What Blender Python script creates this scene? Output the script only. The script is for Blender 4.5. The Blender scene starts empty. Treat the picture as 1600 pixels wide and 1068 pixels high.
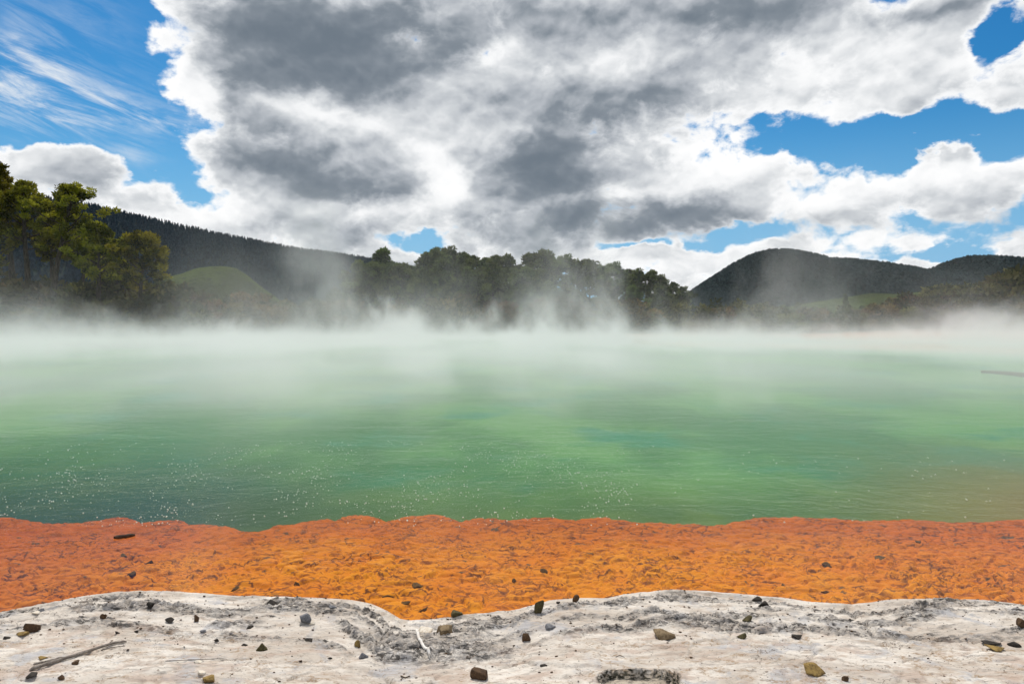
import bpy, bmesh, math, random
import numpy as np
from mathutils import Vector

random.seed(7)
R = math.radians
scene = bpy.context.scene
col = scene.collection

# ------------------------------------------------------------------ camera model
F = 1067.0            # focal length in pixels of the 1600 wide photograph
CAM = np.array((0.0, 0.0, 1.85))
TH = math.atan(30.0 / F)

def ray(px, py):
    x = (px - 800.0) / F
    y = (534.0 - py) / F
    d = np.array((x, math.cos(TH) + y * math.sin(TH), -math.sin(TH) + y * math.cos(TH)))
    return d / np.linalg.norm(d)

def on_plane(px, py, z=0.0):
    d = ray(px, py)
    t = (z - CAM[2]) / d[2]
    return CAM + d * t

def at_dist(px, py, y):
    d = ray(px, py)
    return CAM + d * (y / d[1])

# ------------------------------------------------------------------ numpy noise
def _hash(ix, iy, seed):
    h = (ix.astype(np.int64) * 374761393 + iy.astype(np.int64) * 668265263 + seed * 974634631) & 0x7fffffff
    h = ((h ^ (h >> 13)) * 1274126177) & 0x7fffffff
    h = ((h ^ (h >> 16)) * 2246822519) & 0x7fffffff
    return (h ^ (h >> 15)) & 0x7fffffff

def rnd2(ix, iy, seed):
    return _hash(ix, iy, seed) / float(0x7fffffff)

def perlin(x, y, seed=0):
    x = np.asarray(x, float); y = np.asarray(y, float)
    ix = np.floor(x).astype(np.int64); iy = np.floor(y).astype(np.int64)
    fx = x - ix; fy = y - iy
    u = fx * fx * fx * (fx * (fx * 6 - 15) + 10); v = fy * fy * fy * (fy * (fy * 6 - 15) + 10)
    def g(ax, ay, dx, dy):
        a = rnd2(ax, ay, seed) * 2 * np.pi
        return np.cos(a) * dx + np.sin(a) * dy
    n00 = g(ix, iy, fx, fy); n10 = g(ix + 1, iy, fx - 1, fy)
    n01 = g(ix, iy + 1, fx, fy - 1); n11 = g(ix + 1, iy + 1, fx - 1, fy - 1)
    return (n00 * (1 - u) + n10 * u) * (1 - v) + (n01 * (1 - u) + n11 * u) * v

def fbm(x, y, seed=0, octv=5, gain=0.5):
    a, s, t = 1.0, 0.0, 0.0
    for k in range(octv):
        s = s + a * perlin(x * 2 ** k + 17.3 * k, y * 2 ** k - 9.1 * k, seed + k)
        t += a; a *= gain
    return s / t * 1.6

def ridged(x, y, seed=0, octv=4, gain=0.5):
    a, s, t = 1.0, 0.0, 0.0
    for k in range(octv):
        s = s + a * (1 - 2.2 * np.abs(perlin(x * 2 ** k + 5.3 * k, y * 2 ** k - 3.1 * k, seed + k)))
        t += a; a *= gain
    return s / t

def worley(x, y, seed=0, jit=0.9):
    ix = np.floor(x).astype(np.int64); iy = np.floor(y).astype(np.int64)
    f1 = np.full(x.shape, 9.0); f2 = np.full(x.shape, 9.0); cid = np.zeros(x.shape)
    for dx in (-1, 0, 1):
        for dy in (-1, 0, 1):
            cx, cy = ix + dx, iy + dy
            px = cx + 0.5 + jit * (rnd2(cx, cy, seed) - 0.5)
            py = cy + 0.5 + jit * (rnd2(cx, cy, seed + 51) - 0.5)
            d = np.hypot(px - x, py - y)
            c = rnd2(cx, cy, seed + 99)
            near = d < f1
            f2 = np.where(near, f1, np.minimum(f2, d))
            cid = np.where(near, c, cid)
            f1 = np.where(near, d, f1)
    return f1, f2, cid

def sm(a, b, x):
    t = np.clip((x - a) / (b - a), 0, 1)
    return t * t * (3 - 2 * t)

# ------------------------------------------------------------------ object helpers
def tag(o, label=None, cat=None, group=None, kind=None):
    if label: o['label'] = label
    if cat: o['category'] = cat
    if group: o['group'] = group
    if kind: o['kind'] = kind
    return o

def link(name, me, mat=None, parent=None, loc=None):
    o = bpy.data.objects.new(name, me)
    col.objects.link(o)
    if mat is not None and me is not None:
        me.materials.append(mat)
    if parent is not None:
        o.parent = parent
    if loc is not None:
        o.location = loc
    return o

def mesh_np(name, V, faces, smooth=True):
    """faces: list of int arrays (n, k), all faces of one array having k corners."""
    me = bpy.data.meshes.new(name)
    V = np.asarray(V, np.float32)
    me.vertices.add(len(V)); me.vertices.foreach_set('co', V.ravel())
    faces = [np.asarray(f, np.int32) for f in faces if len(f)]
    nl = sum(f.size for f in faces); nf = sum(len(f) for f in faces)
    me.loops.add(nl); me.loops.foreach_set('vertex_index', np.concatenate([f.ravel() for f in faces]))
    me.polygons.add(nf)
    sizes = np.concatenate([np.full(len(f), f.shape[1], np.int32) for f in faces])
    me.polygons.foreach_set('loop_start', np.concatenate([[0], np.cumsum(sizes)[:-1]]).astype(np.int32))
    me.polygons.foreach_set('use_smooth', np.full(nf, smooth, bool))
    me.update(calc_edges=True)
    return me

def attr(me, name, vals, domain='POINT'):
    a = me.attributes.new(name, 'FLOAT', domain)
    a.data.foreach_set('value', np.asarray(vals, np.float32).ravel())

def grid_mesh(name, xs, ys, Z):
    X, Y = np.meshgrid(xs, ys)
    V = np.stack([X, Y, Z], -1).reshape(-1, 3)
    ny, nx = X.shape
    i = np.arange(ny * nx).reshape(ny, nx)
    q = np.stack([i[:-1, :-1], i[:-1, 1:], i[1:, 1:], i[1:, :-1]], -1).reshape(-1, 4)
    return mesh_np(name, V, [q])

def spaced(lo, hi, step, far_lo, far_hi, grow=1.15):
    """even spacing between lo and hi, growing spacing out to far_lo / far_hi"""
    mid = np.arange(lo, hi + step * .5, step)
    a, s, up = mid[-1], step, []
    while a < far_hi:
        s *= grow; a += s; up.append(min(a, far_hi))
    a, s, dn = mid[0], step, []
    while a > far_lo:
        s *= grow; a -= s; dn.append(max(a, far_lo))
    return np.array(dn[::-1] + list(mid) + up)

# ------------------------------------------------------------------ node helpers
class NT:
    def __init__(self, tree):
        self.t = tree; tree.nodes.clear()
    def n(self, typ, **kw):
        nd = self.t.nodes.new(typ)
        for k, v in kw.items():
            if k == 'ins':
                for s, val in v.items():
                    if isinstance(val, bpy.types.NodeSocket): self.t.links.new(val, nd.inputs[s])
                    else: nd.inputs[s].default_value = val
            else: setattr(nd, k, v)
        return nd
    def link(self, a, b): self.t.links.new(a, b)
    def math(self, op, a, b=0.0, c=0.0, clamp=False):
        nd = self.n('ShaderNodeMath', operation=op, use_clamp=clamp)
        for i, v in enumerate((a, b, c)):
            if isinstance(v, bpy.types.NodeSocket): self.link(v, nd.inputs[i])
            else: nd.inputs[i].default_value = v
        return nd.outputs[0]
    def vmath(self, op, a, b=(0, 0, 0), out=0):
        nd = self.n('ShaderNodeVectorMath', operation=op)
        for i, v in enumerate((a, b)):
            if isinstance(v, bpy.types.NodeSocket): self.link(v, nd.inputs[i])
            else: nd.inputs[i].default_value = v
        return nd.outputs[out]
    def smooth(self, x, a, b, lo=0.0, hi=1.0):
        nd = self.n('ShaderNodeMapRange', interpolation_type='SMOOTHSTEP')
        self.link(x, nd.inputs[0])
        for i, v in enumerate((a, b, lo, hi)): nd.inputs[1 + i].default_value = v
        return nd.outputs[0]
    def mix(self, f, a, b, blend='MIX'):
        nd = self.n('ShaderNodeMix', data_type='RGBA', blend_type=blend)
        for s, v in ((nd.inputs[0], f), (nd.inputs[6], a), (nd.inputs[7], b)):
            if isinstance(v, bpy.types.NodeSocket): self.link(v, s)
            elif isinstance(v, (int, float)): s.default_value = v
            else: s.default_value = (*v, 1)
        return nd.outputs[2]
    def noise(self, vec, scale, detail=4, rough=0.5, dist=0.0, dims='3D', out=0):
        nd = self.n('ShaderNodeTexNoise', noise_dimensions=dims)
        if vec is not None: self.link(vec, nd.inputs['Vector'])
        nd.inputs['Scale'].default_value = scale; nd.inputs['Detail'].default_value = detail
        nd.inputs['Roughness'].default_value = rough; nd.inputs['Distortion'].default_value = dist
        return nd.outputs[out]
    def voro(self, vec, scale, feature='F1', rand=1.0, out=0, detail=0):
        nd = self.n('ShaderNodeTexVoronoi', feature=feature)
        if vec is not None: self.link(vec, nd.inputs['Vector'])
        nd.inputs['Scale'].default_value = scale; nd.inputs['Randomness'].default_value = rand
        if detail: nd.inputs['Detail'].default_value = detail
        return nd.outputs[out]
    def pos(self): return self.n('ShaderNodeNewGeometry').outputs['Position']
    def objco(self): return self.n('ShaderNodeTexCoord').outputs['Object']
    def attr(self, name): return self.n('ShaderNodeAttribute', attribute_name=name).outputs['Fac']
    def scale(self, v, s): return self.vmath('MULTIPLY', v, s)

def material(name):
    m = bpy.data.materials.new(name); m.use_nodes = True
    return m, NT(m.node_tree)

def finish(nt, surf=None, vol=None):
    o = nt.n('ShaderNodeOutputMaterial')
    if surf is not None: nt.link(surf, o.inputs['Surface'])
    if vol is not None: nt.link(vol, o.inputs['Volume'])

def principled(nt, color, rough=0.8, spec=0.3, normal=None):
    p = nt.n('ShaderNodeBsdfPrincipled')
    for k, v in (('Base Color', color), ('Roughness', rough)):
        if isinstance(v, bpy.types.NodeSocket): nt.link(v, p.inputs[k])
        elif k == 'Base Color': p.inputs[k].default_value = (*v, 1)
        else: p.inputs[k].default_value = v
    p.inputs['Specular IOR Level'].default_value = spec
    if normal is not None: nt.link(normal, p.inputs['Normal'])
    return p.outputs[0]

def bump(nt, h, strength=0.5, dist=0.01):
    b = nt.n('ShaderNodeBump'); b.inputs['Strength'].default_value = strength; b.inputs['Distance'].default_value = dist
    nt.link(h, b.inputs['Height'])
    return b.outputs[0]

#@@SKY
# ================================================================== sky, sun
SUN_EL, SUN_AZ = R(57), R(-14)       # azimuth measured from +y, positive to the right
world = bpy.data.worlds.new("World"); scene.world = world; world.use_nodes = True
w = NT(world.node_tree)
sky = w.n('ShaderNodeTexSky', sky_type='NISHITA')
sky.sun_disc = False; sky.sun_elevation = SUN_EL; sky.sun_rotation = SUN_AZ
sky.air_density = 1.0; sky.dust_density = 0.6; sky.ozone_density = 2.0
hs = w.n('ShaderNodeHueSaturation'); w.link(sky.outputs[0], hs.inputs['Color'])
hs.inputs['Saturation'].default_value = 1.45; hs.inputs['Value'].default_value = 0.85

dirv = w.n('ShaderNodeTexCoord').outputs['Generated']
sep = w.n('ShaderNodeSeparateXYZ'); w.link(dirv, sep.inputs[0])
az = w.math('ARCTAN2', sep.outputs[0], sep.outputs[1])
el = w.math('ARCSINE', w.math('MINIMUM', w.math('MAXIMUM', sep.outputs[2], -1), 1))
comb = w.n('ShaderNodeCombineXYZ'); w.link(az, comb.inputs[0]); w.link(el, comb.inputs[1])
ang = comb.outputs[0]                                    # azimuth and elevation in radians
# domain warp so that no cloud keeps a smooth outline
wn = w.noise(w.scale(dirv, (1, 1, 1.5)), 6.0, 6, 0.60, out=1)
wv = w.scale(w.vmath('SUBTRACT', wn, (0.5, 0.5, 0.5)), (0.17, 0.11, 0))
angw = w.vmath('ADD', ang, wv)

def lumps(items):
    tot = None
    for px, py, rx, ry, amp in items:
        d = ray(px, py)
        u, v = math.atan2(d[0], d[1]), math.asin(d[2])
        c2 = math.cos(u) ** 2
        ru, rv = rx / F * c2, ry / F * math.cos(u)
        q = w.n('ShaderNodeVectorMath', operation='MULTIPLY_ADD')
        w.link(angw, q.inputs[0]); q.inputs[1].default_value = (1 / ru, 1 / rv, 0); q.inputs[2].default_value = (-u / ru, -v / rv, 0)
        dd = w.vmath('DOT_PRODUCT', q.outputs[0], q.outputs[0], out=1)
        g = w.math('POWER', 0.36788, dd)
        tot = w.math('MULTIPLY_ADD', g, amp, tot if tot is not None else 0.0)
    return tot

COVER = [  # px, py, radii, amount: where it clears and where it closes
    (60, 10, 190, 55, -1.1), (110, 95, 130, 60, -1.2), (20, 150, 110, 60, -.8), (215, 185, 75, 50, -1.1), (90, 195, 120, 26, -.8),
    (245, 250, 45, 42, -1.0), (215, 25, 50, 25, -.2), (290, 300, 30, 14, -.4),
    (262, 60, 60, 70, 0.28), (215, 90, 50, 18, .2), (105, 268, 75, 34, 0.75), (15, 255, 50, 24, 0.7), (210, 315, 60, 22, .4),
    (1310, 232, 130, 34, -1.2), (1180, 210, 70, 20, -0.8), (1420, 200, 90, 22, -0.8), (1560, 215, 80, 34, -1.0), (1560, 55, 55, 19, -1.1),
    (1470, 243, 55, 20, 1.5), (1590, 165, 40, 30, 0.5), (1180, 262, 60, 20, 0.3), (1400, 305, 150, 34, 0.4), (1560, 290, 80, 30, .5),
    (1130, 366, 75, 15, -0.9), (1470, 390, 110, 10, -0.85), (1010, 384, 60, 7, -0.8), (655, 372, 45, 13, -0.95), (1190, 350, 20, 10, -.3),
    (300, 300, 40, 20, -0.15), (180, 320, 40, 14, -0.3), (1100, 410, 90, 18, .4), (720, 390, 60, 14, .3), (620, 405, 40, 12, .35),
]
GREY = [
    (430, 50, 120, 60, 0.75), (600, 95, 110, 55, 0.8), (360, 125, 55, 45, .45), (740, 25, 110, 45, .4), (480, 120, 60, 25, .3),
    (450, 258, 80, 26, 0.7), (550, 285, 90, 26, 0.65), (370, 215, 60, 35, .4), (840, 268, 80, 36, 0.95), (900, 250, 50, 25, .3), (960, 345, 130, 30, 0.95),
    (880, 185, 110, 40, 0.45), (1000, 140, 110, 50, 0.45), (1090, 70, 90, 40, 0.25), (560, 362, 70, 18, 0.55), (1110, 325, 80, 18, .35),
    (1250, 352, 60, 22, 0.55), (1570, 348, 80, 18, 0.65), (1410, 352, 70, 12, .4), (1160, 12, 150, 20, 0.55), (1480, 10, 120, 14, 0.6),
    (130, 285, 50, 18, 0.3), (900, 25, 120, 25, 0.3), (1120, 185, 90, 22, 0.25), (700, 335, 60, 18, 0.35), (1300, 150, 70, 18, .2), (760, 370, 60, 12, .35),
    (540, 188, 60, 16, -0.75), (420, 168, 60, 12, -.35), (690, 270, 28, 34, -1.0), (310, 175, 22, 60, -0.6), (240, 75, 50, 80, -0.7), (775, 75, 40, 30, -0.6),
    (1050, 75, 40, 25, -0.35), (1140, 250, 90, 24, -0.6), (965, 82, 40, 26, -.5), (800, 208, 60, 18, -.5), (1400, 278, 170, 18, -0.5), (1000, 300, 90, 12, -.4),
    (620, 325, 100, 14, -.4), (280, 340, 130, 20, -0.35), (1260, 320, 50, 12, -.5), (1100, 400, 200, 22, -.35), (1330, 110, 140, 40, -0.35), (1230, 175, 110, 14, -.4), (700, 150, 40, 30, -.25),
]
COVER += [(560, 150, 300, 130, .8), (850, 280, 300, 90, .7), (1080, 90, 300, 80, .7), (420, 300, 160, 60, .5), (1120, 300, 130, 40, .7), (1400, 90, 90, 40, .5), (930, 20, 300, 50, .4), (400, 55, 60, 35, .8), (1440, 110, 90, 40, 1.0), (1590, 120, 70, 26, .7), (1460, 15, 90, 20, .6), (1180, 205, 50, 14, .3), (1100, 170, 60, 16, .5), (700, 430, 900, 40, .35), (150, 345, 150, 25, .4), (930, 400, 200, 14, .2)]
GREY = [(a, b, c * 1.25, d * 1.25, e_) for a, b, c, d, e_ in GREY]
cover = lumps(COVER); grey = lumps(GREY)
cn = w.n('ShaderNodeCombineXYZ'); w.link(az, cn.inputs[0]); w.link(w.math('MULTIPLY', el, 1.45), cn.inputs[1])
cw = w.vmath('ADD', cn.outputs[0], w.scale(wv, (.5, .5, 0)))
f_big = w.noise(cn.outputs[0], 4.2, 6, 0.55, 0.3)
f_fine = w.noise(cn.outputs[0], 15.0, 7, 0.64, 0.3)
puff = w.voro(cw, 13.0, 'F1', 1.0, detail=3)
def bal(x, k): return w.math('MULTIPLY', w.math('SUBTRACT', x, 0.5), k)
fb = w.math('ADD', bal(f_big, 0.9), bal(f_fine, 1.15))
fb = w.math('ADD', fb, w.math('MULTIPLY', w.math('SUBTRACT', 0.42, puff), 0.6))
T = w.math('MULTIPLY_ADD', fb, 1.45, w.math('ADD', cover, 0.72))
alpha = w.smooth(T, -0.05, 0.36)
# relief: the same puffs sampled a little towards the sun
off = w.vmath('ADD', cn.outputs[0], (-0.008, 0.028, 0))
rel = w.math('SUBTRACT', w.noise(off, 7.0, 5, 0.56, 0.5), w.noise(cn.outputs[0], 7.0, 5, 0.56, 0.5))
puff2 = w.voro(w.vmath('ADD', cw, (-0.004, 0.016, 0)), 13.0, 'F1', 1.0, detail=3)
rel = w.math('ADD', rel, w.math('MULTIPLY', w.math('SUBTRACT', puff, puff2), .8))
thick = w.math('ADD', w.math('MULTIPLY_ADD', grey, 0.92, 0.27), w.math('ADD', bal(f_big, 0.70), bal(f_fine, 0.22)))
thick = w.math('ADD', thick, w.math('MULTIPLY', w.math('SUBTRACT', 0.42, puff), 0.15))
thick = w.math('ADD', thick, w.math('MULTIPLY', rel, 0.85))
thick = w.math('ADD', thick, w.smooth(T, 0.05, 0.80, -0.32, 0.30))
gcl = w.smooth(thick, -0.55, 1.75)
ramp = w.n('ShaderNodeValToRGB'); w.link(gcl, ramp.inputs[0])
e = ramp.color_ramp.elements
e[0].position = 0.0; e[0].color = (0.97, 0.97, 0.97, 1)
e[1].position = 1.0; e[1].color = (0.15, 0.185, 0.225, 1)
for p, c in ((0.2, (0.86, 0.87, 0.88)), (0.42, (0.62, 0.645, 0.67)), (0.62, (0.42, 0.45, 0.49)), (0.82, (0.225, 0.26, 0.30))):
    x = e.new(p); x.color = (*c, 1)
# thin high cirrus in the clear part on the left
rot = w.n('ShaderNodeVectorRotate', rotation_type='Z_AXIS', ins={'Vector': cn.outputs[0], 'Angle': R(22)})
cir = w.noise(w.scale(rot.outputs[0], (5, 22, 1)), 1.6, 6, .66, .5)
cirm = lumps([(60, 140, 150, 50, .9), (120, 170, 120, 30, .7), (15, 100, 40, 60, .8), (90, 95, 40, 15, .6), (250, 185, 40, 14, .6), (100, 40, 90, 50, .25), (210, 245, 30, 22, .4)])
cira = w.math('MULTIPLY', w.smooth(cir, .38, .70), w.math('MINIMUM', cirm, .95))
SKY_STRENGTH = 0.1
cl10 = w.mix(1.0, ramp.outputs[0], (1 / SKY_STRENGTH,) * 3, 'MULTIPLY')
blue = w.mix(1.0, hs.outputs[0], (0.48, 0.95, 1.02), 'MULTIPLY')
blue = w.mix(w.smooth(el, .30, .04, 0, .85), blue, (2.4, 4.7, 7.4))
blue = w.mix(cira, blue, (7.6, 8.0, 8.4))
skyc = w.mix(alpha, blue, cl10)
bg = w.n('ShaderNodeBackground'); w.link(skyc, bg.inputs[0]); bg.inputs[1].default_value = SKY_STRENGTH
world.cycles.sampling_method = 'MANUAL'; world.cycles.sample_map_resolution = 256
wo = w.n('ShaderNodeOutputWorld'); w.link(bg.outputs[0], wo.inputs[0])

sl = bpy.data.lights.new('sun', 'SUN'); sl.energy = 3.3; sl.angle = R(0.6); sl.color = (1.0, 0.935, 0.845)
so = bpy.data.objects.new('sun', sl); col.objects.link(so)
sd = Vector((math.sin(SUN_AZ) * math.cos(SUN_EL), math.cos(SUN_AZ) * math.cos(SUN_EL), math.sin(SUN_EL)))
so.rotation_euler = sd.to_track_quat('Z', 'Y').to_euler(); so.location = (0, 0, 60)

cam_d = bpy.data.cameras.new('camera'); cam_d.sensor_width = 36; cam_d.lens = 36 * F / 1600
cam_d.clip_start = 0.05; cam_d.clip_end = 20000
cam = bpy.data.objects.new('camera', cam_d); col.objects.link(cam)
cam.location = CAM; cam.rotation_euler = (R(90) - TH, 0, 0); scene.camera = cam
scene.view_settings.view_transform = 'Standard'; scene.view_settings.look = 'None'
scene.view_settings.exposure = 0.10; scene.view_settings.gamma = 1.0
scene.cycles.use_denoising = True
scene.cycles.max_bounces = 6; scene.cycles.transparent_max_bounces = 8; scene.cycles.volume_bounces = 1
scene.cycles.diffuse_bounces = 3; scene.cycles.glossy_bounces = 2; scene.cycles.transmission_bounces = 4
scene.cycles.caustics_reflective = False; scene.cycles.caustics_refractive = False

#@@LAND
# ================================================================== shore outlines
LIP = [(-150, 990), (-60, 972), (0, 959), (30, 950), (75, 940), (130, 931), (200, 922), (250, 920), (320, 922), (350, 926), (400, 928), (500, 929), (550, 932),
       (580, 938), (605, 950), (625, 962), (645, 965), (690, 961), (740, 955), (800, 949), (835, 940), (860, 933), (900, 929), (950, 930),
       (970, 925), (1000, 921), (1040, 920), (1100, 921), (1150, 925), (1200, 929), (1250, 935), (1310, 938), (1330, 940), (1350, 937),
       (1390, 932), (1450, 931), (1520, 933), (1600, 940), (1700, 950), (1850, 945)]
EDGE = [(-120, 815), (-50, 812), (0, 814), (30, 819), (90, 823), (150, 821), (170, 817), (195, 815), (215, 820), (225, 823), (250, 820), (280, 819), (300, 826), (350, 829),
        (385, 837), (400, 838), (430, 830), (470, 823), (500, 819), (515, 818), (525, 821), (545, 812), (575, 811), (590, 816), (605, 822), (625, 817),
        (655, 812), (690, 811), (705, 818), (720, 822), (740, 817), (770, 815), (800, 818), (835, 814), (870, 816), (900, 819), (940, 815), (970, 819),
        (1000, 823), (1035, 822), (1080, 825), (1110, 828), (1140, 823), (1180, 816), (1240, 814), (1270, 818), (1300, 816), (1340, 820), (1400, 820),
        (1450, 819), (1500, 824), (1540, 822), (1600, 815), (1680, 818), (1760, 812)]
lipw = np.array([on_plane(a, b, 0.045)[:2] for a, b in LIP])
edgew = np.array([on_plane(a, b, -0.13)[:2] for a, b in EDGE])
def lip_y(x): return np.interp(x, lipw[:, 0], lipw[:, 1]) + 0.012 * fbm(x * 5, x * 0 + 3.3, 5)
def edge_y(x):
    far = np.clip(np.abs(x) - 6, 0, 40)
    return np.interp(x, edgew[:, 0], edgew[:, 1]) + 0.03 * fbm(x * 4, x * 0 + 8.3, 6) + 0.3 * np.minimum(far, 1) * fbm(x * .8, x * 0 + 1.3, 8)

POOL_C, POOL_R = (-14.0, 41.0), (66.0, 45.0)
def pool_d(x, y):
    """metres outside the pool's outline (negative inside)"""
    e = np.hypot((x - POOL_C[0]) / POOL_R[0], (y - POOL_C[1]) / POOL_R[1])
    d = (e - 1) * 45.0
    return d + 1.6 * fbm(x * .06, y * .06, 21, 4)

def ground_z(x, y):
    x = np.asarray(x, float); y = np.asarray(y, float)
    d = pool_d(x, y)
    bank = 1.3 + 2.6 * sm(-14, -45, x) + 0.5 * sm(10, 0, np.abs(x - 2)) - 0.3 * sm(20, 60, x)
    h = 0.12 + 0.35 * sm(0, 3, d) + bank * sm(1, 22, d) + 0.35 * fbm(x * .05, y * .05, 31, 4) * sm(1, 12, d)
    h = h + 3.0 * sm(60, 500, d) * (1 + fbm(x * .004, y * .004, 33, 3))
    h = np.where(d < 0, -2.2 * sm(0, -3, d) + 0.12 * (1 - sm(0, -.6, d)), h)
    # the near shore carries the sinter sheet, the ground stays under it
    near = sm(14, 8, y) * sm(62, 50, np.abs(x))
    h = h * (1 - near) + near * (-2.2 + 1.8 * sm(3.0, 1.0, y))
    return h

# ---- ground: one sheet to the horizon
gx = spaced(-110, 90, 1.1, -7000, 7000, 1.12); gy = spaced(-20, 130, 1.1, -7000, 7000, 1.12)
GX, GY = np.meshgrid(gx, gy)
GZ = ground_z(GX, GY)
m, nt = material('ground_soil')
P = nt.pos()
n1 = nt.noise(P, 0.11, 5, .6); n2 = nt.noise(P, 0.9, 5, .65)
c = nt.mix(nt.smooth(n1, .40, .62), (0.05, 0.062, 0.022), (0.13, 0.082, 0.045))
c = nt.mix(nt.smooth(n2, .48, .7), c, (0.028, 0.033, 0.016))
dd = nt.attr('shore')
c = nt.mix(nt.smooth(dd, 5.0, 0.5), c, nt.mix(nt.smooth(n2, .35, .65), (.55, .47, .40), (.36, .27, .2)))
pink = nt.attr('pink')
c = nt.mix(pink, c, nt.mix(nt.smooth(n2, .35, .65), (.62, .36, .26), (.5, .24, .14)))
nrm = bump(nt, nt.noise(P, 2.5, 6, .65), 0.7, 0.35)
finish(nt, principled(nt, c, .95, .1, nrm))
me = grid_mesh('ground', gx, gy, GZ)
D = pool_d(GX, GY)
attr(me, 'shore', np.clip(D, -1, 60)); attr(me, 'pink', sm(26, 36, GX) * sm(14, 3, D) * sm(90, 80, GY))
tag(link('ground', me, m), kind='structure')

# ---- sinter shore in the foreground
xs = spaced(-4.3, 4.3, 0.0105, -60, 60, 1.13); ys = spaced(2.55, 4.95, 0.0095, -60, 5.6, 1.13)
X, Y = np.meshgrid(xs, ys)
LY = lip_y(xs)[None, :]
S = LY - Y                                            # metres behind the lip
wob = 0.10 * fbm(X * 1.3, Y * 1.3, 41, 4)
Sw = S + wob
z = 0.028 + 0.045 * sm(-.01, .13, S) - 0.30 * sm(0.02, -0.35, S) + 0.05 * sm(.12, .5, Sw) + 0.085 * sm(.5, 1.5, Sw)
flat = sm(.66, .9, Sw)
band = sm(.13, .26, Sw) * sm(.98, .66, Sw)             # rough eroded belt
lump = sm(-.12, .30, fbm(X * 1.3, Sw * 7.5, 43, 5) + .12 * fbm(X * 8, Y * 16, 68, 3))
rough = band * (0.16 + 0.84 * lump)
z = z + 0.010 * fbm(X * 2.2, Y * 4.5, 44, 5) * sm(-.05, .1, S)
# low ledges that follow the lip
led = Sw * 7.5 + 0.9 * fbm(X * 1.7, Y * 1.7, 45, 4)
frac = led - np.floor(led)
z = z + 0.020 * (sm(0, .8, frac) - sm(.84, 1.0, frac)) * (0.2 + .8 * lump) * sm(.06, .16, S) * sm(.95, .7, S)
rg = ridged(X * 7 + 2 * fbm(X * 3, Y * 3, 46), Y * 15, 47, 5, .55)
z = z + rough * 0.060 * (rg - .45)
pit1, pit2, pid = worley(X * 24 + 1.5 * fbm(X * 9, Y * 9, 48), Y * 38, 49)
z = z - rough * 0.034 * sm(.45, .14, pit1) * (pid > .40)
z = z + (0.0035 * fbm(X * 22, Y * 36, 50, 4) + .006 * np.maximum(ridged(X * 5 + fbm(X * 3, Y * 3, 63), Y * 19, 64, 5, .6) - .35, 0) * sm(-.2, .3, fbm(X * 2, Y * 2, 65))) * sm(0, .1, S)
z = z - .006 * sm(.62, .85, ridged(X * 3 + .8 * fbm(X * 6, Y * 6, 66), Y * 6, 67, 3, .5)) * flat
z = z + rough * 0.006 * fbm(X * 60, Y * 80, 52, 3)
# plates and cracks on the flat part
wx = X + .16 * fbm(X * 2.2, Y * 2.2, 53, 5); wy = Y + .16 * fbm(X * 2.2, Y * 2.2, 54, 5)
c1, c2, cid = worley(wx * 1.9, wy * 3.1, 55)
crack = sm(.05, 0.0, c2 - c1)
z = z - 0.016 * crack * flat * sm(-.25, .2, fbm(X * 1.5, Y * 1.5, 56)) + 0.012 * (cid - .5) * flat
s1, s2, sid = worley(X * 9 + fbm(X * 4, Y * 4, 57), Y * 14, 58)
z = z - 0.010 * flat * sm(.30, .10, s1) * (sid > .72)
# the two grooves that run back from the notches of the lip
for gx0, gpts in ((0, [(1330, 940), (1327, 955), (1335, 970), (1350, 985), (1372, 1003)]), (1, [(632, 964), (622, 975), (606, 985), (600, 997), (590, 1008)])):
    gp = np.array([on_plane(a, b, .09)[:2] for a, b in gpts])
    dm = np.full(X.shape, 9.0)
    for a, b in zip(gp[:-1], gp[1:]):
        ab = b - a; t = np.clip(((X - a[0]) * ab[0] + (Y - a[1]) * ab[1]) / (ab @ ab), 0, 1)
        dm = np.minimum(dm, np.hypot(X - a[0] - t * ab[0], Y - a[1] - t * ab[1]))
    z = z - 0.022 * sm(.035, .004, dm + .012 * fbm(X * 14, Y * 14, 59))
# sunken pothole
hc = on_plane(1000, 1064, .20)
hx, hy = (X - hc[0]) / .185, (Y - hc[1]) / .105
hr = np.maximum(np.abs(hx) ** 2.6 + np.abs(hy) ** 2.6, 1e-6) ** (1 / 2.6) + .10 * fbm(X * 9, Y * 9, 60)
hole = sm(1.01, .95, hr)
z = z - hole * (0.034 + .010 * fbm(X * 30, Y * 30, 61, 3)) + 0.010 * sm(1.22, 1.06, hr) * (1 - hole)
far = sm(6, 14, np.abs(X)) + sm(1.5, -3, Y)
z = z + far * .15 * fbm(X * .2, Y * .2, 62, 4)
SXS, SYS, SZ = xs, ys, z
def sinter_z(x, y):
    i = np.clip(np.searchsorted(SXS, x) - 1, 0, len(SXS) - 2); j = np.clip(np.searchsorted(SYS, y) - 1, 0, len(SYS) - 2)
    a = (x - SXS[i]) / (SXS[i + 1] - SXS[i]); b = (y - SYS[j]) / (SYS[j + 1] - SYS[j])
    return ((SZ[j, i] * (1 - a) + SZ[j, i + 1] * a) * (1 - b) + (SZ[j + 1, i] * (1 - a) + SZ[j + 1, i + 1] * a) * b)
def on_sinter(px, py):
    p = on_plane(px, py, .12)
    for _ in range(6):
        p = on_plane(px, py, float(sinter_z(p[0], p[1])))
    return p
me = grid_mesh('shore', xs, ys, z)
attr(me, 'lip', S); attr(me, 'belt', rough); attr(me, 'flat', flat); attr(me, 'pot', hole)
attr(me, 'moss_shade', sm(1.07, 1.0, hr) * (1 - sm(.93, .84, hr)) * sm(-.5, .3, hy))
m, nt = material('white_sinter')
P = nt.pos()
PS = nt.scale(P, (1.0, 2.0, 2.0))
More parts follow.
